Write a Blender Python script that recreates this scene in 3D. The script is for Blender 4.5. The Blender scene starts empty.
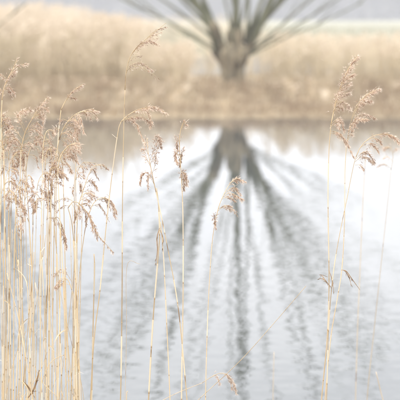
import bpy, math, random
from mathutils import Vector, noise
R = math.radians
rng = random.Random(7)
scene = bpy.context.scene
C = scene.collection

# ------------------------------------------------------------------ camera
CAM_H, FPX, HORIZ = 1.6, 1600.0, 15.0          # metres, focal length and horizon row in 400-px picture units
PITCH = math.atan((200 - HORIZ) / FPX)
FOCUS_Y = 4.0
cam_d = bpy.data.cameras.new('camera')
cam = bpy.data.objects.new('camera', cam_d); C.objects.link(cam)
cam.location = (0, 0, CAM_H)
cam.rotation_euler = (R(90) - PITCH, 0, 0)
cam_d.sensor_width = 36
cam_d.lens = 36 * FPX / 400
cam_d.clip_start = 0.1; cam_d.clip_end = 6000
cam_d.dof.use_dof = True
cam_d.dof.focus_distance = FOCUS_Y * 1.005
cam_d.dof.aperture_fstop = 6.7
scene.camera = cam

# ------------------------------------------------------------------ sky, sun, exposure
SUN_EL, SUN_AZ = 48, 215                        # azimuth clockwise from +Y (view direction)
w = bpy.data.worlds.new('World'); scene.world = w; w.use_nodes = True
nt = w.node_tree; nt.nodes.clear()
out = nt.nodes.new('ShaderNodeOutputWorld'); bg = nt.nodes.new('ShaderNodeBackground')
sky = nt.nodes.new('ShaderNodeTexSky'); sky.sky_type = 'NISHITA'; sky.sun_disc = False
sky.sun_elevation = R(SUN_EL); sky.sun_rotation = R(SUN_AZ); sky.dust_density = 3
tc = nt.nodes.new('ShaderNodeTexCoord')
cl = nt.nodes.new('ShaderNodeTexNoise'); cl.inputs['Scale'].default_value = 4.5; cl.inputs['Detail'].default_value = 6
mp = nt.nodes.new('ShaderNodeMapping'); mp.inputs['Scale'].default_value = (1, 1, 3.0)
cr = nt.nodes.new('ShaderNodeValToRGB')
cr.color_ramp.elements[0].position = .30; cr.color_ramp.elements[0].color = (8.5, 8.65, 9.1, 1)
cr.color_ramp.elements[1].position = .70; cr.color_ramp.elements[1].color = (11.4, 11.4, 11.6, 1)
mx = nt.nodes.new('ShaderNodeMix'); mx.data_type = 'RGBA'; mx.inputs[0].default_value = .9
nt.links.new(tc.outputs['Generated'], mp.inputs['Vector']); nt.links.new(mp.outputs[0], cl.inputs['Vector'])
nt.links.new(cl.outputs['Fac'], cr.inputs['Fac'])
nt.links.new(sky.outputs[0], mx.inputs[6]); nt.links.new(cr.outputs[0], mx.inputs[7])
sx = nt.nodes.new('ShaderNodeSeparateXYZ'); nt.links.new(tc.outputs['Generated'], sx.inputs[0])
gr = nt.nodes.new('ShaderNodeMapRange'); gr.inputs[1].default_value = 0; gr.inputs[2].default_value = 1; gr.inputs[3].default_value = 1.0; gr.inputs[4].default_value = 2.3   # overcast: zenith brighter than horizon
nt.links.new(sx.outputs['Z'], gr.inputs[0])
gm = nt.nodes.new('ShaderNodeVectorMath'); gm.operation = 'SCALE'; nt.links.new(mx.outputs[2], gm.inputs[0]); nt.links.new(gr.outputs[0], gm.inputs['Scale'])
nt.links.new(gm.outputs[0], bg.inputs['Color']); bg.inputs['Strength'].default_value = .11
nt.links.new(bg.outputs[0], out.inputs['Surface'])
sun_d = bpy.data.lights.new('sun', 'SUN'); sun_d.energy = .8; sun_d.angle = R(14); sun_d.color = (1, .96, .9)
sun = bpy.data.objects.new('sun', sun_d); C.objects.link(sun)
sdir = Vector((math.sin(R(SUN_AZ)) * math.cos(R(SUN_EL)), math.cos(R(SUN_AZ)) * math.cos(R(SUN_EL)), math.sin(R(SUN_EL))))
sun.rotation_euler = sdir.to_track_quat('Z', 'Y').to_euler()
vs = scene.view_settings
vs.view_transform = 'Standard'; vs.look = 'None'; vs.gamma = 1; vs.use_curve_mapping = False
vs.exposure = 0.65
scene.render.engine = 'CYCLES'
scene.cycles.use_denoising = True
scene.cycles.max_bounces = 8
scene.cycles.volume_bounces = 1
scene.cycles.transparent_max_bounces = 8

# ------------------------------------------------------------------ helpers
def ray(px, py):
    d = Vector(((px - 200) / FPX, 1.0, (200 - py) / FPX))
    c, s = math.cos(-PITCH), math.sin(-PITCH)
    return Vector((d.x, d.y * c - d.z * s, d.y * s + d.z * c))
def at(px, py, Y):
    d = ray(px, py)
    return Vector((0, 0, CAM_H)) + d * (Y / d.y)

class MB:
    def __init__(s): s.v, s.f, s.m = [], [], []
    def tube(s, pts, rad, sides=5, mat=0, cap=True):
        n = len(pts); base = len(s.v)
        u = None
        for i, p in enumerate(pts):
            t = (pts[min(i + 1, n - 1)] - pts[max(i - 1, 0)])
            if t.length < 1e-9: t = Vector((0, 0, 1))
            t.normalize()
            if u is None:
                u = t.orthogonal().normalized()
            else:
                u = (u - t * u.dot(t))
                u = u.normalized() if u.length > 1e-6 else t.orthogonal().normalized()
            b = t.cross(u)
            r = rad[i] if isinstance(rad, (list, tuple)) else rad
            for k in range(sides):
                a = 2 * math.pi * k / sides
                s.v.append(p + (u * math.cos(a) + b * math.sin(a)) * r)
        for i in range(n - 1):
            for k in range(sides):
                a = base + i * sides + k; b2 = base + i * sides + (k + 1) % sides
                s.f.append((a, b2, b2 + sides, a + sides)); s.m.append(mat)
        if cap:
            s.f.append(tuple(base + k for k in reversed(range(sides)))); s.m.append(mat)
            s.f.append(tuple(base + (n - 1) * sides + k for k in range(sides))); s.m.append(mat)
    def spindle(s, p, d, L, r, mat=0):
        d = d.normalized(); u = d.orthogonal().normalized(); b = d.cross(u)
        base = len(s.v); s.v.append(p)
        m = p + d * L * .4
        for k in range(3):
            a = k * 2.0944
            s.v.append(m + (u * math.cos(a) + b * math.sin(a)) * r)
        s.v.append(p + d * L)
        for k in range(3):
            s.f.append((base, base + 1 + (k + 1) % 3, base + 1 + k)); s.m.append(mat)
            s.f.append((base + 4, base + 1 + k, base + 1 + (k + 1) % 3)); s.m.append(mat)
    def sliver(s, p, d, L, wd, mat=0, side=None):
        u = (side or d.orthogonal()).normalized()
        base = len(s.v)
        s.v += [p - u * wd, p + u * wd, p + d.normalized() * L]
        s.f.append((base, base + 1, base + 2)); s.m.append(mat)
    def strip(s, pts, wid, side, mat=0):
        base = len(s.v)
        for p, wd in zip(pts, wid):
            s.v += [p - side * wd, p + side * wd]
        for i in range(len(pts) - 1):
            a = base + 2 * i
            s.f.append((a, a + 1, a + 3, a + 2)); s.m.append(mat)
    def build(s, name, mats, parent=None, smooth=True, origin=None):
        me = bpy.data.meshes.new(name)
        o0 = origin or Vector((0, 0, 0))
        me.from_pydata([(p.x - o0.x, p.y - o0.y, p.z - o0.z) for p in s.v], [], s.f)
        mats = mats if isinstance(mats, (list, tuple)) else [mats]
        for m in mats: me.materials.append(m)
        if len(mats) > 1: me.polygons.foreach_set('material_index', s.m)
        if smooth: me.polygons.foreach_set('use_smooth', [True] * len(me.polygons))
        me.update()
        o = bpy.data.objects.new(name, me); C.objects.link(o)
        if parent: o.parent = parent
        return o

def empty(name, loc):
    o = bpy.data.objects.new(name, None); C.objects.link(o); o.location = loc
    o.empty_display_size = .05
    return o
def tag(o, label=None, cat=None, group=None, kind=None):
    if label: o['label'] = label
    if cat: o['category'] = cat
    if group: o['group'] = group
    if kind: o['kind'] = kind
    return o
def smooth_path(ctrl, n):
    if len(ctrl) == 2:
        return [ctrl[0].lerp(ctrl[1], i / n) for i in range(n + 1)]
    P = [ctrl[0] * 2 - ctrl[1]] + list(ctrl) + [ctrl[-1] * 2 - ctrl[-2]]
    seg = len(ctrl) - 1; res = []
    for i in range(n + 1):
        t = i / n * seg; k = min(int(t), seg - 1); t -= k
        a, b, c, d = P[k], P[k + 1], P[k + 2], P[k + 3]
        res.append(.5 * ((2 * b) + (c - a) * t + (2 * a - 5 * b + 4 * c - d) * t * t + (3 * b - a - 3 * c + d) * t ** 3))
    return res
def rv(s=1.0): return Vector((rng.gauss(0, s), rng.gauss(0, s), rng.gauss(0, s)))

# ------------------------------------------------------------------ materials
def mat(name, c1, c2, scale=8, rough=.7, detail=4, stretch=(1, 1, 1), rand=.0, spots=None, trans=0, bump=0, spec=.25, coord='Object', lo=.3, hi=.7):
    m = bpy.data.materials.new(name); m.use_nodes = True
    n = m.node_tree; L = n.links; b = n.nodes['Principled BSDF']
    t = n.nodes.new('ShaderNodeTexCoord'); mpp = n.nodes.new('ShaderNodeMapping'); mpp.inputs['Scale'].default_value = stretch
    L.new(t.outputs[coord], mpp.inputs['Vector'])
    nz = n.nodes.new('ShaderNodeTexNoise'); nz.inputs['Scale'].default_value = scale; nz.inputs['Detail'].default_value = detail
    L.new(mpp.outputs[0], nz.inputs['Vector'])
    r = n.nodes.new('ShaderNodeValToRGB'); r.color_ramp.elements[0].color = (*c1, 1); r.color_ramp.elements[1].color = (*c2, 1)
    r.color_ramp.elements[0].position = lo; r.color_ramp.elements[1].position = hi
    L.new(nz.outputs['Fac'], r.inputs['Fac']); col = r.outputs[0]
    if spots:
        sn = n.nodes.new('ShaderNodeTexNoise'); sn.inputs['Scale'].default_value = spots[1]; sn.inputs['Detail'].default_value = 2
        L.new(mpp.outputs[0], sn.inputs['Vector'])
        sr = n.nodes.new('ShaderNodeValToRGB'); sr.color_ramp.elements[0].position = spots[2]; sr.color_ramp.elements[1].position = spots[2] + .06
        L.new(sn.outputs['Fac'], sr.inputs['Fac'])
        x = n.nodes.new('ShaderNodeMix'); x.data_type = 'RGBA'; L.new(sr.outputs[0], x.inputs[0]); L.new(col, x.inputs[6]); x.inputs[7].default_value = (*spots[0], 1)
        col = x.outputs[2]
    if rand:
        oi = n.nodes.new('ShaderNodeObjectInfo'); h = n.nodes.new('ShaderNodeHueSaturation')
        ma = n.nodes.new('ShaderNodeMapRange'); ma.inputs[3].default_value = 1 - rand; ma.inputs[4].default_value = 1 + rand
        L.new(oi.outputs['Random'], ma.inputs[0]); L.new(ma.outputs[0], h.inputs['Value']); L.new(col, h.inputs['Color']); col = h.outputs[0]
    L.new(col, b.inputs['Base Color']); b.inputs['Roughness'].default_value = rough; b.inputs['Specular IOR Level'].default_value = spec
    if bump:
        bp = n.nodes.new('ShaderNodeBump'); bp.inputs['Strength'].default_value = .6; bp.inputs['Distance'].default_value = bump
        L.new(nz.outputs['Fac'], bp.inputs['Height']); L.new(bp.outputs[0], b.inputs['Normal'])
    if trans:
        tr = n.nodes.new('ShaderNodeBsdfTranslucent'); L.new(col, tr.inputs['Color'])
        ms = n.nodes.new('ShaderNodeMixShader'); ms.inputs[0].default_value = trans
        L.new(b.outputs[0], ms.inputs[1]); L.new(tr.outputs[0], ms.inputs[2])
        L.new(ms.outputs[0], n.nodes['Material Output'].inputs['Surface'])
    return m
M = {}
M['stem'] = mat('reed_straw', (.36, .25, .13), (.66, .53, .34), 22, .5, 5, (1, 1, .2), .22, ((.24, .15, .08), 90, .62), spec=.35)
M['node'] = mat('reed_node', (.30, .19, .09), (.46, .32, .17), 90, .6, rand=.1)
M['sheath'] = mat('dry_leaf_sheath', (.60, .50, .34), (.74, .65, .50), 50, .6, 4, (1, 1, .08), .12, ((.34, .22, .12), 90, .68), trans=.15)
M['husk'] = mat('dry_brown_leaf', (.17, .105, .06), (.36, .25, .15), 60, .7, rand=.15, trans=.15)
M['spike'] = mat('spikelet_brown', (.21, .108, .065), (.52, .345, .235), 170, .75, 3, rand=.15)
M['hair'] = mat('silky_hair', (.65, .51, .40), (.85, .755, .645), 90, .6, 2, rand=.1, trans=.35)
M['far_stem'] = mat('far_reed_straw', (.50, .41, .265), (.78, .685, .50), 3.2, .7, 3, (1, .03, .03), trans=.4, lo=.34, hi=.66)
M['far_plume'] = mat('far_reed_plume', (.54, .44, .32), (.74, .64, .50), 1.5, .8, 3, trans=.4)
M['sedge'] = mat('brown_sedge', (.26, .185, .115), (.54, .43, .285), 3.0, .8, 3, (1, .03, .05), trans=.3, lo=.34, hi=.66)
M['rust'] = mat('rusty_sedge', (.18, .12, .072), (.40, .29, .18), 2.2, .8, 4, (1, .5, .2), trans=.2)
M['bark'] = mat('willow_bark', (.045, .037, .023), (.28, .23, .145), 7, .9, 7, (1.6, 1.6, .35), bump=.04)
M['limb'] = mat('willow_limb_bark', (.08, .084, .046), (.165, .162, .098), 9, .85, 5, (1, 1, .4))
M['ground'] = mat('marsh_ground', (.16, .12, .072), (.30, .235, .145), .9, .95, 8, coord='Object')
M['meadow'] = mat('rough_meadow_grass', (.25, .235, .14), (.42, .38, .25), .3, .9, 5, trans=.1)
M['wood'] = mat('far_wood_twigs', (.065, .062, .058), (.14, .135, .125), .25, .9, 4)

# water
wm = bpy.data.materials.new('pond_water'); wm.use_nodes = True; M['water'] = wm
n = wm.node_tree; L = n.links; b = n.nodes['Principled BSDF']
b.inputs['Base Color'].default_value = (.055, .06, .058, 1); b.inputs['Roughness'].default_value = .012; b.inputs['IOR'].default_value = 1.333
t = n.nodes.new('ShaderNodeTexCoord')
def wnoise(scale, stretch, detail):
    mpp = n.nodes.new('ShaderNodeMapping'); mpp.inputs['Scale'].default_value = stretch
    L.new(t.outputs['Object'], mpp.inputs['Vector'])
    z = n.nodes.new('ShaderNodeTexNoise'); z.inputs['Scale'].default_value = scale; z.inputs['Detail'].default_value = detail
    L.new(mpp.outputs[0], z.inputs['Vector']); return z.outputs['Fac']
def mth(op, a, bb):
    x = n.nodes.new('ShaderNodeMath'); x.operation = op
    for k, q in enumerate((a, bb)):
        if isinstance(q, (int, float)): x.inputs[k].default_value = q
        else: L.new(q, x.inputs[k])
    return x.outputs[0]
small = wnoise(13, (.8, 1, 1), 2.0)
mid = wnoise(5.0, (.85, 1, 1), 1.0)
patch = wnoise(.35, (.5, 1, 1), 2)
pm = n.nodes.new('ShaderNodeMapRange'); pm.inputs[1].default_value = .35; pm.inputs[2].default_value = .65; pm.inputs[3].default_value = .45; pm.inputs[4].default_value = 1.15
L.new(patch, pm.inputs[0])
sy = n.nodes.new('ShaderNodeSeparateXYZ'); L.new(t.outputs['Object'], sy.inputs[0])
lee = n.nodes.new('ShaderNodeMapRange'); lee.inputs[1].default_value = 7; lee.inputs[2].default_value = 17; lee.inputs[3].default_value = 1.0; lee.inputs[4].default_value = .26   # calmer in the lee of the far bank
L.new(sy.outputs['Y'], lee.inputs[0])
hgt = mth('MULTIPLY', lee.outputs[0], 1.0)
hgt = mth('MULTIPLY', hgt, mth('MULTIPLY', mth('ADD', mth('MULTIPLY', small, .0009), mth('MULTIPLY', mid, .0033)), pm.outputs[0]))
bp = n.nodes.new('ShaderNodeBump'); bp.inputs['Strength'].default_value = 1; bp.inputs['Distance'].default_value = 1.0
L.new(hgt, bp.inputs['Height']); L.new(bp.outputs[0], b.inputs['Normal'])

# ------------------------------------------------------------------ ground and water
gm_ = M['ground'].node_tree; gb = gm_.nodes['Principled BSDF']
gc = gb.inputs['Base Color'].links[0].from_socket
gt = gm_.nodes.new('ShaderNodeTexCoord'); gs = gm_.nodes.new('ShaderNodeSeparateXYZ'); gm_.links.new(gt.outputs['Object'], gs.inputs[0])
gq = gm_.nodes.new('ShaderNodeMapRange'); gq.inputs[1].default_value = 66; gq.inputs[2].default_value = 78; gm_.links.new(gs.outputs['Y'], gq.inputs[0])
gn = gm_.nodes.new('ShaderNodeTexNoise'); gn.inputs['Scale'].default_value = .12; gn.inputs['Detail'].default_value = 8; gm_.links.new(gt.outputs['Object'], gn.inputs['Vector'])
gr2 = gm_.nodes.new('ShaderNodeValToRGB'); gr2.color_ramp.elements[0].color = (.17, .17, .10, 1); gr2.color_ramp.elements[1].color = (.27, .245, .16, 1)
gr2.color_ramp.elements[0].position = .35; gr2.color_ramp.elements[1].position = .68; gm_.links.new(gn.outputs['Fac'], gr2.inputs['Fac'])
gx = gm_.nodes.new('ShaderNodeMix'); gx.data_type = 'RGBA'; gm_.links.new(gq.outputs[0], gx.inputs[0]); gm_.links.new(gc, gx.inputs[6]); gm_.links.new(gr2.outputs[0], gx.inputs[7])
gm_.links.new(gx.outputs[2], gb.inputs['Base Color'])     # meadow turf takes over from reed litter beyond the back water
def sstep(a, b2, x):
    t2 = max(0, min(1, (x - a) / (b2 - a))); return t2 * t2 * (3 - 2 * t2)
def px_at(x, Y): return 200 + x / Y * FPX * 1.0067     # picture column of a world point
def ground_z(x, y):
    nz = noise.noise(Vector((x * .35, y * .35, 0)))
    n2 = noise.noise(Vector((x * .06, y * .06, 5)))
    z = -.55
    near = .18 * (1 - sstep(2.2, 4.4, y)) - .10 * sstep(2.2, 4.6, y) - .5 * sstep(5.0, 6.5, y)
    z = max(z, near)
    edge = 25.0 + .35 * nz + .25 * noise.noise(Vector((x * 1.3, 2, 0)))
    back = 38.5 + .8 * n2
    left = sstep(-1.2, -4.5, x + .02 * (y - 30))           # marsh goes on behind on the left
    bank = -.55 + .57 * sstep(edge - .8, edge + .1, y) + .20 * sstep(edge - .9, edge + 5, y) * 1.0
    bank -= .7 * (1 - left) * sstep(back - 1, back + 2, y)
    z = max(z, bank + .05 * nz)
    far = 74 + 5 * n2 + 1.5 * nz
    mead = -.55 + .85 * sstep(far - 3, far + 3, y) + .0012 * max(0, y - far)
    z = max(z, min(mead, .8) + .04 * nz)
    return z
def grid(name, ys, xs_of, zf, m):
    v, f = [], []
    nx = len(xs_of(ys[0]))
    for y in ys:
        for x in xs_of(y): v.append((x, y, zf(x, y)))
    for j in range(len(ys) - 1):
        for i in range(nx - 1):
            a = j * nx + i; f.append((a, a + 1, a + nx + 1, a + nx))
    me = bpy.data.meshes.new(name); me.from_pydata(v, [], f); me.materials.append(m)
    me.polygons.foreach_set('use_smooth', [True] * len(f)); me.update()
    o = bpy.data.objects.new(name, me); C.objects.link(o); return o
ys = [-12 + .5 * i for i in range(30)] + [3 + .25 * i for i in range(16)] + [7 + i for i in range(17)] + [24 + .25 * i for i in range(60)] + [39 + i for i in range(45)]
y = 84
while y < 1500: ys.append(y); y *= 1.06
ys.append(1500)
us = [-1 + 2 * i / 110 for i in range(111)]
xs_of = lambda y: [math.copysign(abs(u) ** 1.5, u) * (16 + .75 * abs(y)) for u in us]
tag(grid('ground', ys, xs_of, ground_z, M['ground']), kind='structure')
wy = [-11, 2, 8, 20, 40, 80, 160]
tag(grid('water', wy, lambda y: [u * (14 + .6 * abs(y)) for u in (-1, -.5, 0, .5, 1)], lambda x, y: 0.0, M['water']), kind='structure')

# ------------------------------------------------------------------ far vegetation (uncountable, blurred)
def far_reeds(name, spots, hmin, hmax, plume_p, label, m=('far_stem', 'far_plume'), r=.0035, leaves=2, lean=.06):
    B = MB()
    for (x, y) in spots:
        z0 = ground_z(x, y) - .03
        h = rng.uniform(hmin, hmax) * (1 + .12 * noise.noise(Vector((x * .8, y * .3, 9)))) * (.32 + .68 * sstep(25.2, 30.5, y))
        ln = Vector((rng.gauss(.04, lean), rng.gauss(0, lean), 0)) * h
        p0 = Vector((x, y, z0)); p1 = p0 + Vector((0, 0, h * .55)) + ln * .3; p2 = p0 + Vector((0, 0, h)) + ln
        B.tube([p0, p1, p2], [r, r * .85, r * .4], 3, 0, False)
        for k in range(leaves):
            tt = rng.uniform(.25, .85); a = rng.uniform(0, 6.283)
            q = p0.lerp(p1, tt / .55) if tt < .55 else p1.lerp(p2, (tt - .55) / .45)
            d = Vector((math.cos(a), math.sin(a), 0)); l = rng.uniform(.12, .34) * min(1, h)
            s = Vector((-d.y, d.x, 0))
            B.strip([q, q + d * l * .3 + Vector((0, 0, l * .6)), q + d * l * .6 + Vector((0, 0, l * rng.uniform(.3, 1.1)))], [.004, .006, .001], s, 0)
        if rng.random() < plume_p:
            for k in range(5):
                d = Vector((rng.gauss(.5, .5), rng.gauss(0, .5), rng.uniform(.2, 1.3))).normalized(); l = rng.uniform(.07, .2)
                q = p2 - Vector((0, 0, rng.uniform(0, .16)))
                s = d.orthogonal().normalized()
                B.strip([q, q + d * l * .5, q + d * l - Vector((0, 0, l * .25))], [.004, .012, .002], s, 1)
    o = B.build(name, [M[m[0]], M[m[1]]])
    return tag(o, label, 'reeds' if 'reed' in name else 'grass', kind='stuff')
def scatter(n, x0, x1, y0, y1, dens=lambda x, y: 1):
    res = []
    while len(res) < n:
        x, y = rng.uniform(x0, x1), rng.uniform(y0, y1)
        if ground_z(x, y) > -.12 and rng.random() < dens(x, y): res.append((x, y))
    return res
# low brown fringe along the far water's edge
far_reeds('sedge_fringe', scatter(15000, -8, 8, 24.6, 30.5, lambda x, y: .8 + .2 * (noise.noise(Vector((x * .7, y * .5, 3))) > -.15)), .18, .32, .06, 'low brown sedge fringe along the far waterline', ('sedge', 'sedge'), .0028, 1, .06)
far_reeds('reed_bed', scatter(1500, -8, 8, 26.5, 30, lambda x, y: 0 if abs(x - .6) < .55 else .5 + .5 * (noise.noise(Vector((x * 1.1, y * .6, 31))) > .0)), .2, .42, .1, 'pale short reeds mixed into the sedge fringe of the far bank', leaves=1)
far_reeds('sedge_fringe', scatter(2600, -8, 8, 24.5, 26.2, lambda x, y: .55 + .45 * (noise.noise(Vector((x * .9, 2.5, 77))) > -.1)), .4, .8, .0, 'rusty brown dead sedge tufts at the far waterline', ('rust', 'rust'), .003, 1, .1)
# tall pale bed on the left of the bank
far_reeds('reed_bed', scatter(5200, -9, -1.0, 30, 40, lambda x, y: sstep(-.7, -2.2, x) * (.2 + .8 * sstep(31, 35, y))), 1.0, 1.36, .7, 'tall pale reed bed on the left of the far bank')
far_reeds('reed_bed', scatter(5200, -17, -.7, 40, 60, lambda x, y: sstep(-.6, -1.8, x + .025 * (y - 45))), 1.35, 1.72, .8, 'tall straw reed bed behind the left of the bank', r=.005)
far_reeds('reed_bed', scatter(3200, .95, 9, 30.5, 38, lambda x, y: .3 + .7 * sstep(1.1, 1.8, x)), .6, 1.02, .35, 'thin low tan reeds right of the pollard willow')
far_reeds('reed_bed', scatter(1300, -14, 2.5, 75, 82, lambda x, y: .6), .6, 1.3, .5, 'pale reed edge beyond the back water', r=.006)
far_reeds('reed_bed', scatter(900, 2.5, 34, 74, 79, lambda x, y: .6), .15, .45, .3, 'low pale reed edge of the green meadow', r=.006)
far_reeds('reed_bed', scatter(1500, -3.5, 1.0, 31.5, 38, lambda x, y: 1 if x < -.2 else .12), .45, .9, .5, 'thin pale reeds left of the pollard willow')
far_reeds('meadow_grass', scatter(6000, -40, 50, 80, 150), .2, .5, .1, 'rough green and straw coloured meadow grass behind the back water', ('meadow', 'far_stem'), .02, 2, .3)

# far wood, one hazy mass
B = MB()
for i in range(260):
    x = -120 + 240 * (i * .618034 % 1) + rng.uniform(-1, 1); y = rng.uniform(290, 350); h = rng.uniform(8, 15); z0 = ground_z(x, y)
    B.tube([Vector((x, y, z0)), Vector((x, y, z0 + h * .55)), Vector((x + rng.gauss(0, .5), y, z0 + h * .9))], [.28, .2, .05], 5, 0, False)
    for k in range(230):
        a = rng.uniform(0, 6.283); q = rng.random() ** .5; zz = rng.random() ** 1.3
        rr = h * (.33 * math.sin(min(1, zz * 1.1 + .1) * math.pi * .93) ** .6 + .2 * (zz < .2)) * q + .1
        p = Vector((x + rr * math.cos(a), y + rr * math.sin(a), z0 + h * zz))
        d = Vector((math.cos(a), math.sin(a), rng.uniform(.3, 1.4))).normalized()
        for j in range(2):
            d2 = (d + rv(.45)).normalized()
            B.strip([p, p + d2 * .7, p + d2 * 1.5], [.1, .34, .04], d2.orthogonal().normalized())
tag(B.build('distant_wood', M['wood']), 'hazy grey bare wood on the horizon', 'wood', kind='stuff')

# ------------------------------------------------------------------ pollard willow
TY = 30.0
base = at(232, 84, TY); base.z = ground_z(base.x, TY) - .05
tree = empty('pollard_willow', base)
tag(tree, 'old pollard willow with bare upright branches on the far bank', 'tree')
tv, tf = [], []
NS, NR = 40, 34
zh = 1.08 - base.z
for j in range(NR):
    q = j / (NR - 1); z = zh * q
    r0 = .185 + .06 * (1 - q) ** 4 + .05 * sstep(.4, .75, q)
    if q > .72: r0 *= math.sqrt(max(0.03, 1 - ((q - .72) / .285) ** 2))
    for i in range(NS):
        a = 2 * math.pi * i / NS
        rid = .07 * noise.noise(Vector((math.cos(a) * 3.2, math.sin(a) * 3.2, z * .9))) + .045 * noise.noise(Vector((math.cos(a) * 8, math.sin(a) * 8, z * 1.8)))
        knob = .09 * sstep(.5, .85, q) * noise.noise(Vector((math.cos(a) * 2.1 + 4, math.sin(a) * 2.1, z * 3.2)))
        cleft = -.17 * math.exp(-((a - R(292)) / .22) ** 2) * (1 - sstep(.75, 1, q))     # dark hollow split facing the water
        r = r0 + rid + knob + cleft
        tv.append(Vector((r * math.cos(a) * (1.05 + .2 * sstep(.5, .9, q)) + .05 * q * q, r * math.sin(a), z)))
for j in range(NR - 1):
    for i in range(NS):
        a = j * NS + i; b2 = j * NS + (i + 1) % NS
        tf.append((a, b2, b2 + NS, a + NS))
tf.append(tuple((NR - 1) * NS + i for i in range(NS)))
B = MB(); B.v = tv; B.f = tf; B.m = [0] * len(tf)
B.build('trunk', M['bark'], tree)
head = Vector((.05, 0, zh))
boughs = []
for bx, by, bl, br_ in ((-.46, -.05, .62, .085), (.06, -.12, .42, .11), (.46, .08, .56, .08), (-.12, .25, .4, .08)):
    d = Vector((bx * 1.3, by, 1)).normalized(); pts = [head + Vector((bx * .2, by * .3, -.38))]
    for i in range(7):
        d = (d + Vector((0, 0, .07)) + rv(.06)).normalized(); pts.append(pts[-1] + d * (bl + .25) / 7)
    B = MB(); B.tube(pts, [br_ * f * rng.uniform(.93, 1.07) for f in (1.5, 1.35, 1.12, 1, .95, 1.05, 1.0, .6)], 12)
    B.build('bough', M['bark'], tree); boughs.append(pts)
def limb(tx, ty, length, r, drop):
    """one pollard shoot; tx, ty: how far it has leaned per metre of height"""
    bp_ = boughs[0] if tx < -.21 else boughs[2] if tx > .21 else boughs[1] if ty < .08 else boughs[3]
    p = bp_[2 if abs(tx) > 1.2 else rng.choice((2, 3, 4, 5, 6))] + rv(.05)
    d = Vector((tx * 1.05, ty * 1.3, 1)).normalized(); goal = Vector((tx * 1.02, ty * .85, 1)).normalized()
    pts = [p - d * .04]; nseg = 14; step = length / nseg
    for i in range(nseg):
        d = (d * .8 + goal * .2 + rv(.036)).normalized()
        pts.append(pts[-1] + d * step)
    B = MB(); B.tube(pts, [r * (1.55 if i == 0 else 1.2 if i == 1 else 1 - .4 * i / nseg) for i in range(nseg + 1)], 8)
    o = B.build('branch', M['limb'], tree)
    T = MB()
    for k in range(int(length * 1.3)):
        i = rng.randint(2, nseg - 1); q = pts[i].lerp(pts[i + 1], rng.random())
        dd = (pts[i + 1] - pts[i]).normalized(); dd = (dd + rv(.25)).normalized()
        l = rng.uniform(.4, 1.5) * (1 - .4 * i / nseg); tp = [q]
        for s in range(4):
            dd = (dd + Vector((0, 0, .08)) + rv(.06)).normalized(); tp.append(tp[-1] + dd * l / 4)
        T.tube(tp, [.013, .011, .009, .006, .003], 4, 0, False)
    tag(T.build('twig_spray', M['limb'], o), kind='stuff')
for k, tx in enumerate([-1.3, -1.02, -.88, -.76, -.66, -.57, -.48, -.40, -.32, -.25, -.18, -.12, -.06, .0, .05, .11, .17, .24, .31, .38, .46, .55, .65, .77, .9, 1.05, 1.35]):
    limb(tx + rng.uniform(-.02, .02), rng.uniform(-.08, .08), rng.uniform(5.2, 5.9) * (1 - .22 * abs(tx)), rng.choice((.021, .024, .028)) * (1.6 if k in (5, 8, 13, 18, 21) else 1), 0)

for tx, ty, l, r in ((-1.7, -.2, 2.4, .02), (2.1, -.1, 2.4, .017), (1.6, .4, 2.6, .02), (-1.45, .4, 2.6, .018)):      # low arching shoots
    limb(tx, ty, l, r, 0)

# a second pollard of the row stands beyond the left edge
def copy_tree(o, parent=None):
    c = o.copy(); C.objects.link(c); c.parent = parent
    for ch in o.children: copy_tree(ch, c)
    return c
t2 = copy_tree(tree); t2.location = at(-34, 84, 33); t2.location.z = ground_z(t2.location.x, 33) - .05
t2.rotation_euler.z = 2.2; t2.scale = (.92, .92, .92)
t2['label'] = 'second bare willow past the left edge, only branch tips and reflection in view'
tree['group'] = t2['group'] = 'pollard willows on the far bank'

# ------------------------------------------------------------------ foreground reeds
def plume_branch(parent, pts, fluff=1.0, dark=.0, size=1.0):
    """one drooping spray of the panicle: thin axis, short branchlets, spikelets and silky hairs"""
    L = sum((pts[i + 1] - pts[i]).length for i in range(len(pts) - 1))
    B = MB(); n = len(pts) - 1
    B.tube(pts, [.0006 * (1 - .6 * i / n) for i in range(n + 1)], 3, 1, False)
    cnt = max(5, int(L / .00115 * fluff))
    for k in range(cnt):
        t = .12 + .88 * rng.random() ** .85
        f = t * n; i = min(int(f), n - 1); p = pts[i].lerp(pts[i + 1], f - i); d = (pts[i + 1] - pts[i]).normalized()
        off = (d * rng.uniform(.4, 1.1) + rv(.30) + Vector((0, 0, -.40))).normalized()
        bl = rng.uniform(.001, .0105) * (1.15 - .6 * t) * size
        q = p + off * bl
        if bl > .005: B.sliver(p, off, bl, .0003, 1)
        sd = (off * .7 + d * .5 + Vector((0, 0, -.25)) + rv(.25)).normalized()
        sl = rng.uniform(.005, .009) * size
        if rng.random() < .68 + dark: B.spindle(q, sd, sl, sl * .095, 0)
        for h in range(rng.choice((3, 4, 5, 7)) if rng.random() > dark else 1):
            hd = (sd + rv(.27)).normalized()
            B.sliver(q + sd * sl * rng.uniform(.1, .6), hd, rng.uniform(.004, .010) * size, .00042, 2, rv())
    o = B.build('plume_branch', [M['spike'], M['stem'], M['hair']], parent)
    return o
def to3(pts, Y, dy=0.0):
    n = len(pts) - 1
    return [at(x, y, Y + dy * (i / max(1, n))) for i, (x, y) in enumerate(pts)]
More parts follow.
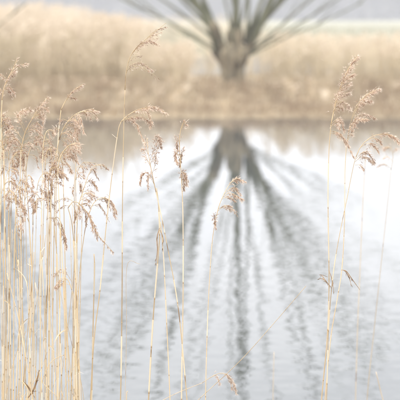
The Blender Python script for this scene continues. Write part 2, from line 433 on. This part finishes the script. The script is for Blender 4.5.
def make_reed(label, stem, Y=4.0, rachis=None, br=(), auto=None, r=.0024, group=None, lean=0.0, root=True, name='reed', sheaths=True, fluff=1.0, dark=0.0, size=1.0, tipf=True):
    """stem: picture polyline from bottom to top on the upright plane at distance Y"""
    ctrl = to3(stem, Y)
    if root:
        d = (ctrl[0] - ctrl[1]).normalized(); d = Vector((d.x * .5, 0, -1)); 
        k = ctrl[0].z + .12
        ctrl = [ctrl[0] + Vector((d.x * k, lean * k, -k))] + ctrl
    base = ctrl[0].copy()
    nseg = 10 + 3 * len(ctrl)
    pts = smooth_path(ctrl, nseg)
    e = empty(name, base); tag(e, label, 'reed', group)
    loc = [p - base for p in pts]
    tot = [0]
    for i in range(nseg): tot.append(tot[-1] + (loc[i + 1] - loc[i]).length)
    Ltot = tot[-1]
    rt = .42 if rachis else .6
    rad = lambda s: .85 * r * (1 - (1 - rt) * s / Ltot)
    def pos(s):
        s = max(0, min(Ltot * .9999, s))
        for i in range(nseg):
            if tot[i + 1] >= s: return loc[i].lerp(loc[i + 1], (s - tot[i]) / max(1e-9, tot[i + 1] - tot[i]))
        return loc[-1]
    B = MB(); B.tube(loc, [rad(q) for q in tot], 7, 0)
    # joints
    s = rng.uniform(.02, .12); nodes = []
    while s < Ltot - .06:
        nodes.append(s); a, b2 = pos(s - .0014), pos(s + .0014)
        B.tube([a, pos(s), b2], [rad(s) * 1.04, rad(s) * 1.2, rad(s) * 1.04], 7, 1)
        s += rng.uniform(.11, .19)
    st = B.build('stem', [M['stem'], M['node']], e)
    if sheaths:
        for s in nodes:
            if rng.random() < .8:
                ln = rng.uniform(.05, .11); S = MB(); m = 5
                S.tube([pos(s + .003 + ln * i / m) for i in range(m + 1)], [rad(s) * (1.25 + .16 * i / m) for i in range(m + 1)], 7, 0, False)
                if rng.random() < .07:                       # a torn tongue of the old leaf
                    q = pos(s + ln); a = rng.uniform(0, 6.283); dd = Vector((math.cos(a), math.sin(a) * .4, rng.uniform(.4, 1.2))).normalized(); l = rng.uniform(.01, .03)
                    S.strip([q, q + dd * l * .6, q + dd * l + Vector((0, 0, -l * .4))], [.0018, .0014, .0003], Vector((0, 0, 1)).cross(dd).normalized())
                S.build('leaf_sheath', M['sheath'], st)
    if rachis:
        rc = smooth_path([p - base for p in to3(rachis, Y)], 12)
        B = MB(); n = len(rc) - 1
        B.tube(rc, [rad(Ltot) * (1 - .75 * i / n) + .0003 for i in range(n + 1)], 5, 0)
        pl = B.build('plume', M['stem'], e)
        for spec in br:
            pp, fl = spec[0], spec[1] if len(spec) > 1 else 1.0
            dk = spec[2] if len(spec) > 2 else dark
            c = [p - base for p in to3(pp, Y, rng.uniform(-.03, .03))]
            plume_branch(pl, smooth_path(c, 8), fl * fluff, dk, size)
        if tipf: plume_branch(pl, rc[len(rc) // 2:], .7 * fluff, dark, size)
        if auto:
            nb, side, lmax, droop = auto
            for k in range(nb):
                t2 = (k + .5 * rng.random()) / nb * .92; f = t2 * n; i = min(int(f), n - 1)
                p = rc[i].lerp(rc[i + 1], f - i); d = (rc[i + 1] - rc[i]).normalized()
                a = rng.gauss(0, .9); lat = Vector((side * math.cos(a), math.sin(a), 0))
                d = (d * .9 + lat * rng.uniform(.25, .7)).normalized()
                l = lmax * (1 - .65 * t2) * rng.uniform(.65, 1.1); pts2 = [p]
                for q in range(8):
                    d = (d + Vector((side * .06, 0, -droop * rng.uniform(.6, 1.3) * (q + 1) / 5)) + rv(.05)).normalized(); pts2.append(pts2[-1] + d * l / 8)
                plume_branch(pl, pts2, fluff, dark, size)
    return e, st, base
def husk(reed, pts, wd=.0016, name='dry_leaf'):
    """brown remnant of a leaf or spray hanging on a stem"""
    e, st, base = reed
    wd *= .4; c = [p - base for p in pts]; q = smooth_path(c, 8)
    B = MB(); B.strip(q, [wd * (.5 + .9 * math.sin(math.pi * min(1, .12 + i / 9))) for i in range(9)], (q[-1] - q[0]).cross(Vector((0, 1, .35))).normalized())
    for k in range(7):
        i = rng.randint(1, 8); d = (q[i] - q[i - 1]).normalized()
        B.spindle(q[i], (d + rv(.25) + Vector((0, 0, -.3))).normalized(), rng.uniform(.008, .016), .0008)
    B.build(name, M['husk'], st)

# --- solitary reeds in the middle
A = make_reed('tall solitary reed with nodding plume above the far bank, left of the willow', [(117, 470), (120.5, 400), (122, 300), (122.5, 200), (124, 120), (125, 90)], 4.0,
    [(125, 90), (126, 73), (130, 57), (138, 46), (150, 36), (166, 23)],
    [([(126, 74), (131, 65), (141, 63), (152, 70)], 1.3), ([(126.5, 71), (134, 66), (146, 69), (158, 78)], .35), ([(131, 55), (140, 45), (150, 41), (157, 44)], 1.3),
     ([(133, 52), (142, 43), (157, 38)], 1.1), ([(147, 38), (156, 30), (165, 27)], 1.1), ([(128, 63), (134, 57), (141, 56)], .5), ([(140, 44), (149, 37), (159, 33)], .9)], dark=.25, tipf=False, size=.85)
Bb = make_reed('reed bending right with plume drooping across the tall middle stem', [(87, 470), (90.5, 400), (94, 340), (100, 290), (106, 228), (112, 175), (118, 132), (121, 122)], 4.02,
    [(121, 122), (126, 117), (135, 111), (146, 107.5), (157, 108), (166, 113)],
    [([(124, 119), (131, 119), (138, 127), (144, 142)], 1.3, 0), ([(126, 118), (136, 116), (146, 119), (151, 124)], 1.0), ([(133, 112), (144, 110), (150, 116), (151, 126)], .9),
     ([(139, 110), (150, 106), (160, 109)], 1.1, 0), ([(123, 121), (130, 118), (141, 117)], 1.3, .3), ([(130, 114), (139, 109), (149, 108)], 1.0)])
Cc = make_reed('leaning reed with ragged upright plume of brown tufts, crossing two stems below', [(192, 470), (187, 400), (178.5, 310), (168, 250), (160, 210), (156, 192)], 3.98,
    [(156, 192), (153, 178), (150, 163), (148, 150), (147, 138)],
    [([(154, 184), (148, 173), (142, 175), (140, 183)], 1.6, .5), ([(154, 182), (150, 174), (148, 178), (148, 188)], 1.3, .4), ([(150, 160), (155, 146), (157, 136), (161, 145)], 1.5, .4),
     ([(150, 165), (157, 150), (160, 141)], 1.1, .3), ([(151, 168), (147, 158), (144, 150)], 1.1, 0), ([(152, 174), (155, 165), (155, 155)], 1.1, 0), ([(149, 156), (146, 148), (146, 138)], .6, 0)], dark=.1, tipf=False)
C2 = make_reed('bare stem with a withered sheath beside the leaning tufted reed', [(145, 470), (148.5, 400), (153, 320), (157, 270), (159.5, 235), (158.5, 205), (156.5, 188)], 4.03, r=.0025)
C3 = make_reed('thin stem rising into the fork under the tufted plume', [(172, 470), (170, 400), (167, 330), (164, 265), (162, 238), (160.5, 222)], 4.05, r=.0018)
husk(C2, [at(159.5, 228, 4.025), at(157, 238, 4.02), at(157.5, 250, 4.02), at(156, 262, 4.02)], .0026)
husk(C2, [at(160, 230, 4.025), at(163, 238, 4.02), at(162.5, 247, 4.01)], .0018)
D = make_reed('straight upright reed with three small dark tufts and hooked tip', [(182, 470), (181.5, 400), (183, 300), (183, 220), (181.5, 180), (180, 155)], 4.0,
    [(180, 155), (179.5, 140), (181, 129), (184, 121.5), (186, 123)],
    [([(179.5, 146), (178, 139), (177, 143), (177.5, 149)], 2.2, .45), ([(180, 162), (177, 152), (175.5, 156), (177, 162)], 2.4, .4), ([(180, 165), (182, 152), (181, 157), (180, 165)], 2.0, .4),
     ([(182, 184), (182, 172), (185.5, 175), (187, 183)], 2.4, .4), ([(182, 186), (183, 176), (184, 181), (184, 188)], 1.8, .3), ([(181, 130), (184, 123), (186, 124)], 1.0, 0)], dark=.1, tipf=False)
E = make_reed('short reed with small feathery plume in front of the willow reflection', [(206, 470), (205.5, 400), (208, 310), (211.5, 250), (214.5, 225), (216.5, 216)], 4.0,
    [(216.5, 216), (219, 206), (223.5, 195), (229, 185), (235, 179), (244, 181)],
    [([(216, 222), (215, 215), (214.5, 220), (215.5, 227)], 2.0, .4), ([(218, 211), (224, 206), (231, 207), (236, 213)], 1.0), ([(222, 198), (229, 193), (236, 195), (242, 199)], 1.3, .1),
     ([(223.5, 195), (231, 188), (236, 189), (240, 194)], 1.3, .1), ([(222, 199), (228, 197), (235, 200)], 1.2, .2), ([(229, 185), (236, 178), (242, 181)], 1.2), ([(218, 209), (226, 205), (230, 209)], .8)], r=.002)
# --- right group
F = make_reed('tallest right hand reed with erect pale fluffy plume', [(317, 470), (321.5, 400), (327, 340), (329, 285), (328, 200), (329, 150), (331, 125)], 4.0,
    [(331, 125), (334, 110), (338, 95), (343, 80), (350, 66), (357.5, 56.5)],
    [([(330, 133), (338, 134), (346, 141), (353, 156)], 1.4, .05), ([(330, 131), (337, 132), (343, 137), (346, 143)], 1.6, .1), ([(331, 124), (337, 119), (342, 122), (344, 130)], 1.8, 0), ([(331, 127), (336, 122), (339, 127)], 1.6, 0),
     ([(333, 112), (338, 104), (345, 103), (350, 108)], 1.9, -.1), ([(333, 113), (337, 107), (342, 108)], 1.8, -.1), ([(335, 105), (341, 96), (349, 92)], 1.5, -.1), ([(336, 101), (341, 90), (349, 84)], 1.5, -.1),
     ([(338, 95), (341, 84), (343, 77)], 1.5, -.1), ([(340, 90), (346, 79), (352, 75)], 1.4, -.1), ([(343, 81), (347, 73), (352, 67)], 1.4, -.1), ([(334, 108), (336, 98), (338, 92)], 1.3, -.1), ([(347, 72), (352, 64), (357, 57)], 1.5, -.1)], fluff=1.1, dark=-.05)
G = make_reed('right hand reed with forked plume of pale tufts, beside the tallest one', [(320, 470), (325, 400), (330.5, 340), (337, 300), (342, 268), (344.5, 220), (345, 170), (346.5, 145)], 4.02,
    [(346.5, 145), (349, 132), (352, 118), (357, 105), (366, 96), (378, 89)],
    [([(351, 121), (357, 109), (364, 101), (370, 101)], 1.5, -.1), ([(350, 127), (356, 118), (364, 114), (374, 117)], 1.9, 0), ([(350, 128), (357, 120), (366, 119)], 1.6, 0),
     ([(348, 137), (350, 127), (355, 121)], 1.4, 0), ([(347, 142), (351, 134), (353, 126)], 1.2, 0), ([(356, 106), (366, 95), (378, 89)], 1.3, -.1), ([(354, 112), (361, 103), (367, 99)], 1.2, -.1)], fluff=1.05, r=.002)
H = make_reed('arching right hand reed with one sided nodding brown plume', [(322, 470), (326.5, 400), (328.5, 330), (332.5, 280), (338, 243), (346, 203), (353, 168), (356, 157)], 3.98,
    [(356, 157), (360, 148), (367, 140), (376, 135), (387, 134.5), (397, 138)],
    [([(355, 162), (361, 157), (368, 158), (373, 163)], 1.8, .3), ([(356, 159), (363, 152), (369, 154), (374, 161)], 1.6, .3), ([(361, 147), (368, 143), (373, 145), (378, 150)], 1.3, .2),
     ([(366, 141), (373, 138), (378, 139), (381, 143)], 1.2, .2), ([(355, 165), (360, 165), (364, 169)], 1.0, .3), ([(377, 135), (386, 133), (393, 137)], 1.3, .1), ([(385, 134), (393, 136), (399, 142)], 1.6, .2)], dark=.15, r=.002)
husk(G, [at(341, 270, 4.01), at(346, 271, 4.0), at(352, 279, 3.99), at(360, 290, 3.98)], .0022)
husk(G, [at(345, 271, 4.0), at(349, 277, 4.0), at(351, 284, 4.0)], .0018)
husk(F, [at(327.5, 277, 3.995), at(322, 275, 3.99), at(326, 281, 3.98), at(331, 287, 3.98)], .0018)
husk(F, [at(328.5, 285, 4.0), at(323, 279, 4.01), at(319, 279, 4.02)], .0016)
husk(F, [at(329, 270, 4.0), at(332, 280, 3.98), at(334, 293, 3.97)], .0016)
make_reed('blurred pale stem rising at the far right with soft plume', [(364, 470), (367, 400), (373, 340), (381, 265), (389, 190), (391, 170)], 5.2, [(391, 170), (393, 158), (391, 148), (384, 147)], auto=(5, -1, .05, .25), r=.0018, sheaths=False)
make_reed('blurred thin stem right of the right hand reeds, without plume', [(354, 470), (355.5, 400), (357.5, 330), (360, 270), (363, 200), (366, 150)], 5.4, r=.0016, sheaths=False)
make_reed('short blurred stem standing at the bottom right corner', [(393, 470), (390, 420), (383, 400), (376, 372)], 5.0, r=.002, sheaths=False)
make_reed('short blurred stub at the bottom, left of the right hand reeds', [(273, 470), (273, 400), (274, 352)], 5.4, r=.0016, sheaths=False)
make_reed('small stub just right of the tall solitary stem at the bottom', [(126, 470), (126.5, 400), (127.5, 391)], 4.05, r=.002, sheaths=False)
make_reed('long thin broken stem slanting up to the right across the bottom', [(140, 462), (164, 435), (196, 402), (239, 362), (275, 322), (306, 286)], 3.94, r=.0012, sheaths=False)
make_reed('thin slanting stem with drooping blurred plume at the bottom', [(118, 432), (150, 408), (175, 394), (202, 383)], 4.25, [(202, 383), (213, 376), (223, 373), (231, 379), (236, 393)], [([(210, 378), (216, 375), (220, 384)], .8), ([(220, 374), (228, 375), (232, 388)], 1.0), ([(225, 374), (233, 381), (236, 391)], 1.0)], r=.0016, sheaths=False)
make_reed('hair thin broken stalk right of the tall solitary stem, its top bent over', [(123, 470), (125, 400), (126.5, 330), (127, 266), (140, 264)], 4.08, r=.0008, sheaths=False)
make_reed('broken stem ending beside the bending reed', [(88, 470), (91.5, 400), (93, 330), (94.5, 270), (94, 254)], 4.04, r=.0024)

# --- dense clump on the left
GL = 'reeds of the dense left clump'
def L(label, *a, **k):
    k['fluff'] = k.get('fluff', 1.0) * .92
    return make_reed(label, *a, group=GL, **k)
L('reed cut by the left edge with brown feathery plume, highest of the clump', [(-3, 470), (-2, 400), (-1, 300), (1, 200), (1, 130), (2, 100)], 4.0, [(2, 100), (4, 88), (8, 78), (13, 69), (17, 60)],
  [([(3, 92), (7, 88), (12, 95)], 1.2, .2), ([(3, 90), (9, 86), (14, 93)], 1.0, .2), ([(5, 84), (9, 77), (14, 74)], 1.3, .3), ([(4, 87), (7, 82), (5, 77), (0, 74)], 1.0), ([(9, 76), (16, 66), (26, 64)], .6), ([(6, 82), (11, 74), (15, 70)], 1.2, .2), ([(3, 96), (2, 90), (-4, 92)], 1)])
L('broad fluffy pale plume left of the clump, its tip highest beside the narrow plume', [(24, 470), (23, 400), (22, 300), (20, 200), (21, 150)], 3.97, [(21, 150), (25, 133), (32, 119), (40, 107), (47, 98)],
  [([(25, 133), (20, 121), (18, 114), (24, 110)], 1.1, -.1), ([(26, 130), (20, 116), (26, 110), (31, 110)], 1.1, -.1), ([(35, 116), (41, 110), (44, 116), (43, 126)], 1.1, -.1), ([(30, 122), (38, 114), (43, 121)], 1.2, 0), ([(33, 118), (38, 107), (43, 103)], 1.2, -.1),
   ([(27, 129), (36, 122), (42, 128)], 1.1, 0), ([(25, 134), (34, 129), (42, 134)], 1.1, 0), ([(23, 141), (32, 136), (40, 142)], .9), ([(23, 140), (14, 129), (6, 132)], 1.0), ([(22, 145), (14, 138), (9, 146)], .9)], auto=(4, 1, .05, .3), fluff=1.0)
L('brown plume hanging over the left edge below the highest one', [(6, 470), (6, 400), (6, 300), (4, 200), (3, 150)], 4.05, [(3, 150), (2, 136), (1, 124), (4, 114)], [([(2, 134), (6, 124), (9, 128)], 1.2, .3), ([(2, 128), (8, 118), (12, 126)], 1.2, .2), ([(3, 140), (8, 136), (8, 148)], 1.3, .4)], auto=(7, 1, .055, .35), dark=.2)
L('thick fluffy plume with long thin tip pointing right', [(47, 470), (48, 400), (49, 320), (50, 240), (53, 175), (59, 140)], 4.0, [(59, 140), (64, 127), (71, 118), (79, 112.5), (88, 111.5), (98, 111)],
  [([(64, 127), (71, 119), (77, 121)], 1.2), ([(62, 131), (70, 125), (78, 128)], 1.2), ([(61, 134), (69, 131), (76, 137)], 1.2), ([(78, 113), (80, 117), (82, 124), (84, 132)], 1.2, -.1), ([(77, 114), (79, 124), (77, 132), (79, 143)], 1.2, -.1), ([(75, 115), (76, 126), (74, 135)], 1.2),
   ([(60, 138), (68, 139), (76, 147)], 1.1, .1), ([(68, 121), (62, 119), (59, 124)], .8), ([(80, 112), (90, 109), (97, 111)], 1.0, -.1), ([(60, 139), (67, 145), (70, 157)], 1.2, .2), ([(62, 133), (57, 128), (55, 134)], .7)], auto=(7, 1, .065, .4), fluff=1.0)
L('narrow dark plume standing alone above the fluffy ones', [(56, 470), (57, 400), (57, 300), (56, 200), (58, 140), (61, 110)], 4.06, [(61, 110), (65, 102), (70, 95), (76, 89), (82.5, 84.5)], [([(63, 106), (67, 99), (71, 97), (75, 98)], 1.4, .6), ([(65, 102), (70, 94), (74, 91)], 1.5, .6), ([(69, 96), (75, 89), (81, 86)], 1.5, .6)], dark=.5, fluff=1.1, size=.8)
L('fluffy plume just under the thick one', [(66, 470), (66, 400), (64, 300), (60, 220), (58, 180), (58, 168)], 3.95, [(58, 168), (60, 158), (65, 149), (72, 144), (80, 143)], [([(60, 158), (68, 152), (75, 157)], 1.2), ([(62, 154), (70, 147), (80, 152)], 1.1), ([(59, 163), (55, 155), (51, 158)], .9), ([(59, 163), (66, 162), (72, 172)], 1.1, .2)], auto=(7, 1, .06, .4))
L('dark drooping plume in the middle of the clump, its tip falling to the right', [(78, 470), (78, 400), (77, 330), (76, 270), (72, 225), (68, 208)], 4.0, [(68, 208), (73, 202), (80, 204), (88, 214), (96, 232), (113, 252)],
  [([(74, 203), (79, 207), (80, 218)], 1.4, .4), ([(78, 203), (85, 211), (86, 224)], 1.4, .4), ([(82, 206), (90, 216), (93, 230)], 1.4, .4), ([(86, 212), (94, 224), (97, 238)], 1.2, .4), ([(72, 204), (76, 212), (74, 222)], 1.2, .3), ([(70, 206), (64, 206), (58, 210)], .9), ([(74, 202), (66, 198), (56, 201)], .8, 0)], dark=.25)
L('plume nodding right across the bending stem', [(76, 470), (76, 400), (77, 330), (80, 270), (85, 230), (89, 214)], 4.04, [(89, 214), (93, 204), (100, 198), (108, 199), (117, 211)], [([(97, 200), (105, 199), (110, 209)], 1.2, .2), ([(102, 198), (111, 201), (116, 212)], 1.3, .2), ([(106, 199), (113, 206), (115, 216)], 1.2, .2), ([(92, 206), (100, 205), (108, 219)], .9, .2)], dark=.15)
L('thin upright reed with scattered small tufts right of the fluffy plumes', [(74, 470), (75, 400), (76, 300), (77, 230), (80, 200)], 4.03, [(80, 200), (84, 188), (88, 176), (93, 167), (99, 165), (107, 167)], [([(84, 190), (81, 183), (81, 190)], 2.0, .4), ([(85, 185), (91, 180), (97, 188)], 1.6, .4), ([(86, 182), (92, 182), (96, 186)], 1.4, .4), ([(89, 175), (93, 169), (97, 177)], 1.7, .5), ([(83, 192), (89, 190), (94, 193)], .9, .2), ([(95, 166), (101, 164), (107, 168)], .9)], dark=.3, tipf=False, r=.0017)
L('small plume hanging low between the stems right of the clump centre', [(62, 470), (62, 400), (60, 330), (58, 270), (55, 235), (54, 222)], 3.96, [(54, 222), (56, 217), (60, 220), (63, 230), (67, 247)], [([(56, 218), (60, 225), (61, 235)], 1.4, .4), ([(59, 220), (63, 229), (64, 240)], 1.4, .4), ([(61, 226), (65, 236), (66, 247)], 1.4, .4)], dark=.3)
L('little plume pointing left, lowest of the clump', [(74, 470), (74, 400), (74, 340), (74, 300), (72, 290)], 3.97, [(72, 290), (68, 280), (62, 278), (56, 285)], [([(70, 285), (63, 283), (57, 287)], 1.0, .3), ([(67, 280), (61, 280), (56, 286)], 1.0, .3), ([(72, 282), (65, 271), (60, 270), (55, 274)], .9, .2)], dark=.2)
L('brown matted plume pressed along the stems at the clump centre', [(46, 470), (46, 400), (46, 330), (47, 260), (47, 220)], 3.98, [(47, 220), (48, 205), (48, 188), (50, 172), (53, 163)], [([(48, 200), (46, 190), (47, 205)], 1.5, .4), ([(48, 190), (50, 178), (52, 192)], 1.5, .4), ([(49, 180), (46, 172), (45, 184)], 1.4, .4), ([(50, 174), (54, 164), (57, 172)], 1.2, .2), ([(48, 186), (50, 196), (50, 210)], 1.5, .4)], auto=(5, 1, .04, .6), dark=.3)
L('tufted plume between the left edge and the clump centre', [(19, 470), (19, 400), (20, 320), (19, 260), (17, 215)], 3.98, [(17, 215), (16, 200), (17, 188), (22, 180), (33, 191)], [([(16, 205), (14, 192), (17, 203)], 1.5, .4), ([(16, 200), (19, 190), (21, 203)], 1.5, .4), ([(18, 186), (26, 190), (36, 192)], .8), ([(16, 208), (22, 205), (25, 218)], 1.3, .3)], auto=(5, 1, .05, .6), dark=.25)
L('small hooked dark plume left of the clump centre', [(27, 470), (28, 400), (31, 320), (32, 260), (33, 225)], 4.05, [(33, 225), (33, 212), (34, 203), (39, 199), (45, 199)], [([(33, 216), (33, 204), (35, 210)], 1.8, .5), ([(34, 208), (37, 200), (36, 206)], 1.4, .4)], dark=.4)
L('drooping plume over the left edge, under the fluffy plume', [(11, 470), (11, 400), (10, 300), (9, 220), (9, 185)], 4.02, [(9, 185), (9, 172), (11, 160), (17, 152), (25, 150)], [([(9, 176), (5, 166), (2, 172)], 1.3, .4), ([(10, 168), (13, 160), (14, 172)], 1.4, .4), ([(14, 155), (18, 160), (17, 168)], 1.1, .3), ([(17, 152), (26, 145), (33, 147)], .9), ([(21, 151), (24, 156), (24, 164)], 1.2, .4)], auto=(5, 1, .05, .5), dark=.25)
L('sparse plume bending right under the broad fluffy one', [(34, 470), (33, 400), (33, 320), (30, 240), (27, 190), (26, 170)], 4.08, [(26, 170), (28, 156), (32, 146), (38, 142), (44, 148)], [([(28, 158), (23, 160), (25, 176)], .9, .3), ([(29, 155), (35, 156), (38, 166)], .8, .3), ([(33, 146), (39, 150), (41, 160)], .9, .2)], dark=.2, fluff=.8)
# bare stems of the clump
bare = 'bare straw coloured stem in the dense clump at the left edge'
thin = 'slender reed with a small drooping plume inside the dense left clump'
for i, (xb, xm, xt, yt) in enumerate([(2, 3, 5, 185), (4, 6, 4, 150), (8, 9, 12, 170), (10, 8, 9, 160), (13, 14, 16, 205), (21, 18, 15, 225), (26, 22, 14, 240), (30, 34, 37, 190), (36, 33, 30, 230),
                       (39, 41, 45, 170), (42, 40, 43, 150), (44, 47, 52, 160), (40, 46, 49, 215), (49, 50, 48, 180), (52, 53, 55, 175), (55, 52, 51, 190), (58, 60, 60, 225), (69, 66, 63, 170),
                       (71, 75, 74, 190), (77, 75, 77, 215), (79, 78, 76, 180), (80, 77, 73, 240), (35, 38, 42, 210), (47, 44, 40, 235), (16, 20, 23, 160), (3, 1, 0, 205), (32, 28, 25, 200)]):
    st = [(xb + rng.uniform(-3, 3), 470), (xb, 400), (xm, 300), (xt, yt)]; Y = rng.uniform(3.86, 4.16); r = rng.uniform(.0014, .0024)
    if i in (8, 12, 16, 21, 23):
        make_reed(bare, st, Y, r=r * .8, group='bare stems of the left clump')
    else:
        sd = rng.choice((1, 1, 1, -1)); h = rng.uniform(12, 26); q = rng.uniform(3, 12) * sd
        make_reed(thin, st, Y, [(xt, yt), (xt + q * .15, yt - h * .5), (xt + q * .5, yt - h * .9), (xt + q, yt - h * 1.0), (xt + q * 1.7, yt - h * rng.uniform(.6, .95))],
                  auto=(rng.randint(3, 6), sd, rng.uniform(.03, .05), rng.uniform(.25, .7)), r=r, group='plumed reeds inside the left clump', dark=rng.uniform(0, .4), fluff=rng.uniform(.6, 1.1))
make_reed('stem leaning steeply right behind the clump foot', [(16, 470), (22, 400), (30, 340), (38, 290), (46, 235)], 4.12, r=.0013, group=GL)
make_reed('thin dark stem crossing the clump foot from lower left to upper right', [(54, 420), (61, 400), (68, 380), (79, 357)], 3.92, r=.0009, group=GL, sheaths=False)
make_reed('thin stem leaning left out of the clump foot', [(86, 470), (84, 400), (72, 345), (62, 300), (57, 270)], 4.1, r=.0011, group=GL, sheaths=False)
for xs in ([(10, 420), (24, 396), (40, 372), (47, 352)], [(70, 418), (58, 398), (44, 384), (34, 366)], [(30, 430), (48, 398), (58, 372), (63, 340)], [(8, 425), (6, 398), (14, 360), (26, 331)], [(85, 430), (78, 400), (66, 372), (60, 352)]):
    make_reed('thin dry stalk lying across the foot of the left clump', xs, rng.uniform(3.88, 4.1), r=rng.uniform(.0007, .0013), group='litter stalks at the clump foot', sheaths=False)
make_reed('short snapped stalk pointing right at the clump foot', [(36, 470), (40, 400), (44, 376), (52, 361), (64, 355)], 3.9, r=.0014, group=GL, sheaths=False)
k = make_reed('bent brown stub at the clump foot, bottom left', [(28, 470), (27, 405), (28, 390), (22, 381)], 3.9, r=.003, group=GL, sheaths=False)
husk(k, [at(22, 381, 3.9), at(28, 387, 3.9), at(33, 394, 3.9)], .005)
husk(k, [at(28, 398, 3.9), at(34, 389, 3.9), at(38, 376, 3.9), at(39, 370, 3.9)], .004)

for i in range(16):
    xb = rng.uniform(-4, 84); ln = rng.gauss(0, 12); yt = rng.uniform(150, 300); Y = rng.choice((rng.uniform(4.35, 4.9), rng.uniform(3.8, 4.25)))
    make_reed('slim leaning stalk tangled among the stems of the left clump', [(xb - ln * .3, 470), (xb, 400), (xb + ln * .45, 330), (xb + ln, yt)], Y, r=rng.uniform(.0009, .0018), group='leaning stalks of the left clump', sheaths=False)
def dead_leaf(reed, x, y, Y, side, l):
    e, st, base = reed; p = at(x, y, Y) - base; d = Vector((side * rng.uniform(.5, .9), rng.uniform(-.4, .4), rng.uniform(-.3, .5))).normalized(); pts = [p]
    for k in range(9):
        d = (d + Vector((0, 0, -.4)) + rv(.06)).normalized(); pts.append(pts[-1] + d * l / 9)
    B = MB(); tw = rng.uniform(0, 3)
    base_i = len(B.v)
    for k, q in enumerate(pts):
        t3 = (pts[min(k + 1, 9)] - pts[max(k - 1, 0)]).normalized(); u = t3.cross(Vector((0, 1, .2))).normalized(); v = t3.cross(u)
        a = tw + k * .35; sdv = u * math.cos(a) + v * math.sin(a); wd = .0015 * (1 - (k / 9) ** 2) + .0002
        B.v += [q - sdv * wd, q + v.cross(sdv) * 0 + sdv.cross(t3) * wd * .35, q + sdv * wd]
    for k in range(9):
        a = k * 3
        B.f += [(a, a + 1, a + 4, a + 3), (a + 1, a + 2, a + 5, a + 4)]; B.m += [0, 0]
    B.build('dry_leaf', M['sheath'], st)
for x, y, sd, l, lab in ((4, 300, 1, .09, 'stem with a long hanging dry leaf beside the left edge'), (30, 318, -1, .10, 'stem with a curled dry leaf left of the clump centre'), (49, 345, 1, .08, 'stem with a short dry leaf low at the clump centre'),
                         (66, 330, -1, .09, 'stem with a drooping dry leaf right of the clump centre'), (14, 268, 1, .11, 'stem with a long dry leaf drooping under the tufted plume')):
    rd = make_reed(lab, [(x - 1, 470), (x - .5, 400), (x, y), (x + rng.uniform(-2, 2), y - 60)], 3.93, r=.0018, group=GL)
    dead_leaf(rd, x, y, 3.93, sd, l)

# ------------------------------------------------------------------ haze
hz = bpy.data.materials.new('mist'); hz.use_nodes = True
n = hz.node_tree; n.nodes.remove(n.nodes['Principled BSDF'])
pv = n.nodes.new('ShaderNodeVolumePrincipled'); pv.inputs['Color'].default_value = (.93, .94, 1, 1); pv.inputs['Density'].default_value = .0017
n.links.new(pv.outputs[0], n.nodes['Material Output'].inputs['Volume'])
x0, x1, y0, y1, z0, z1 = -1300, 1300, -30, 1600, -1.8, 18
me = bpy.data.meshes.new('haze')
me.from_pydata([(x, y, z) for z in (z0, z1) for y in (y0, y1) for x in (x0, x1)], [], [(0, 2, 3, 1), (4, 5, 7, 6), (0, 1, 5, 4), (2, 6, 7, 3), (0, 4, 6, 2), (1, 3, 7, 5)])
me.materials.append(hz); me.update()
ho = bpy.data.objects.new('haze', me); C.objects.link(ho)
tag(ho, 'pale winter mist over the marsh', 'haze', kind='stuff')
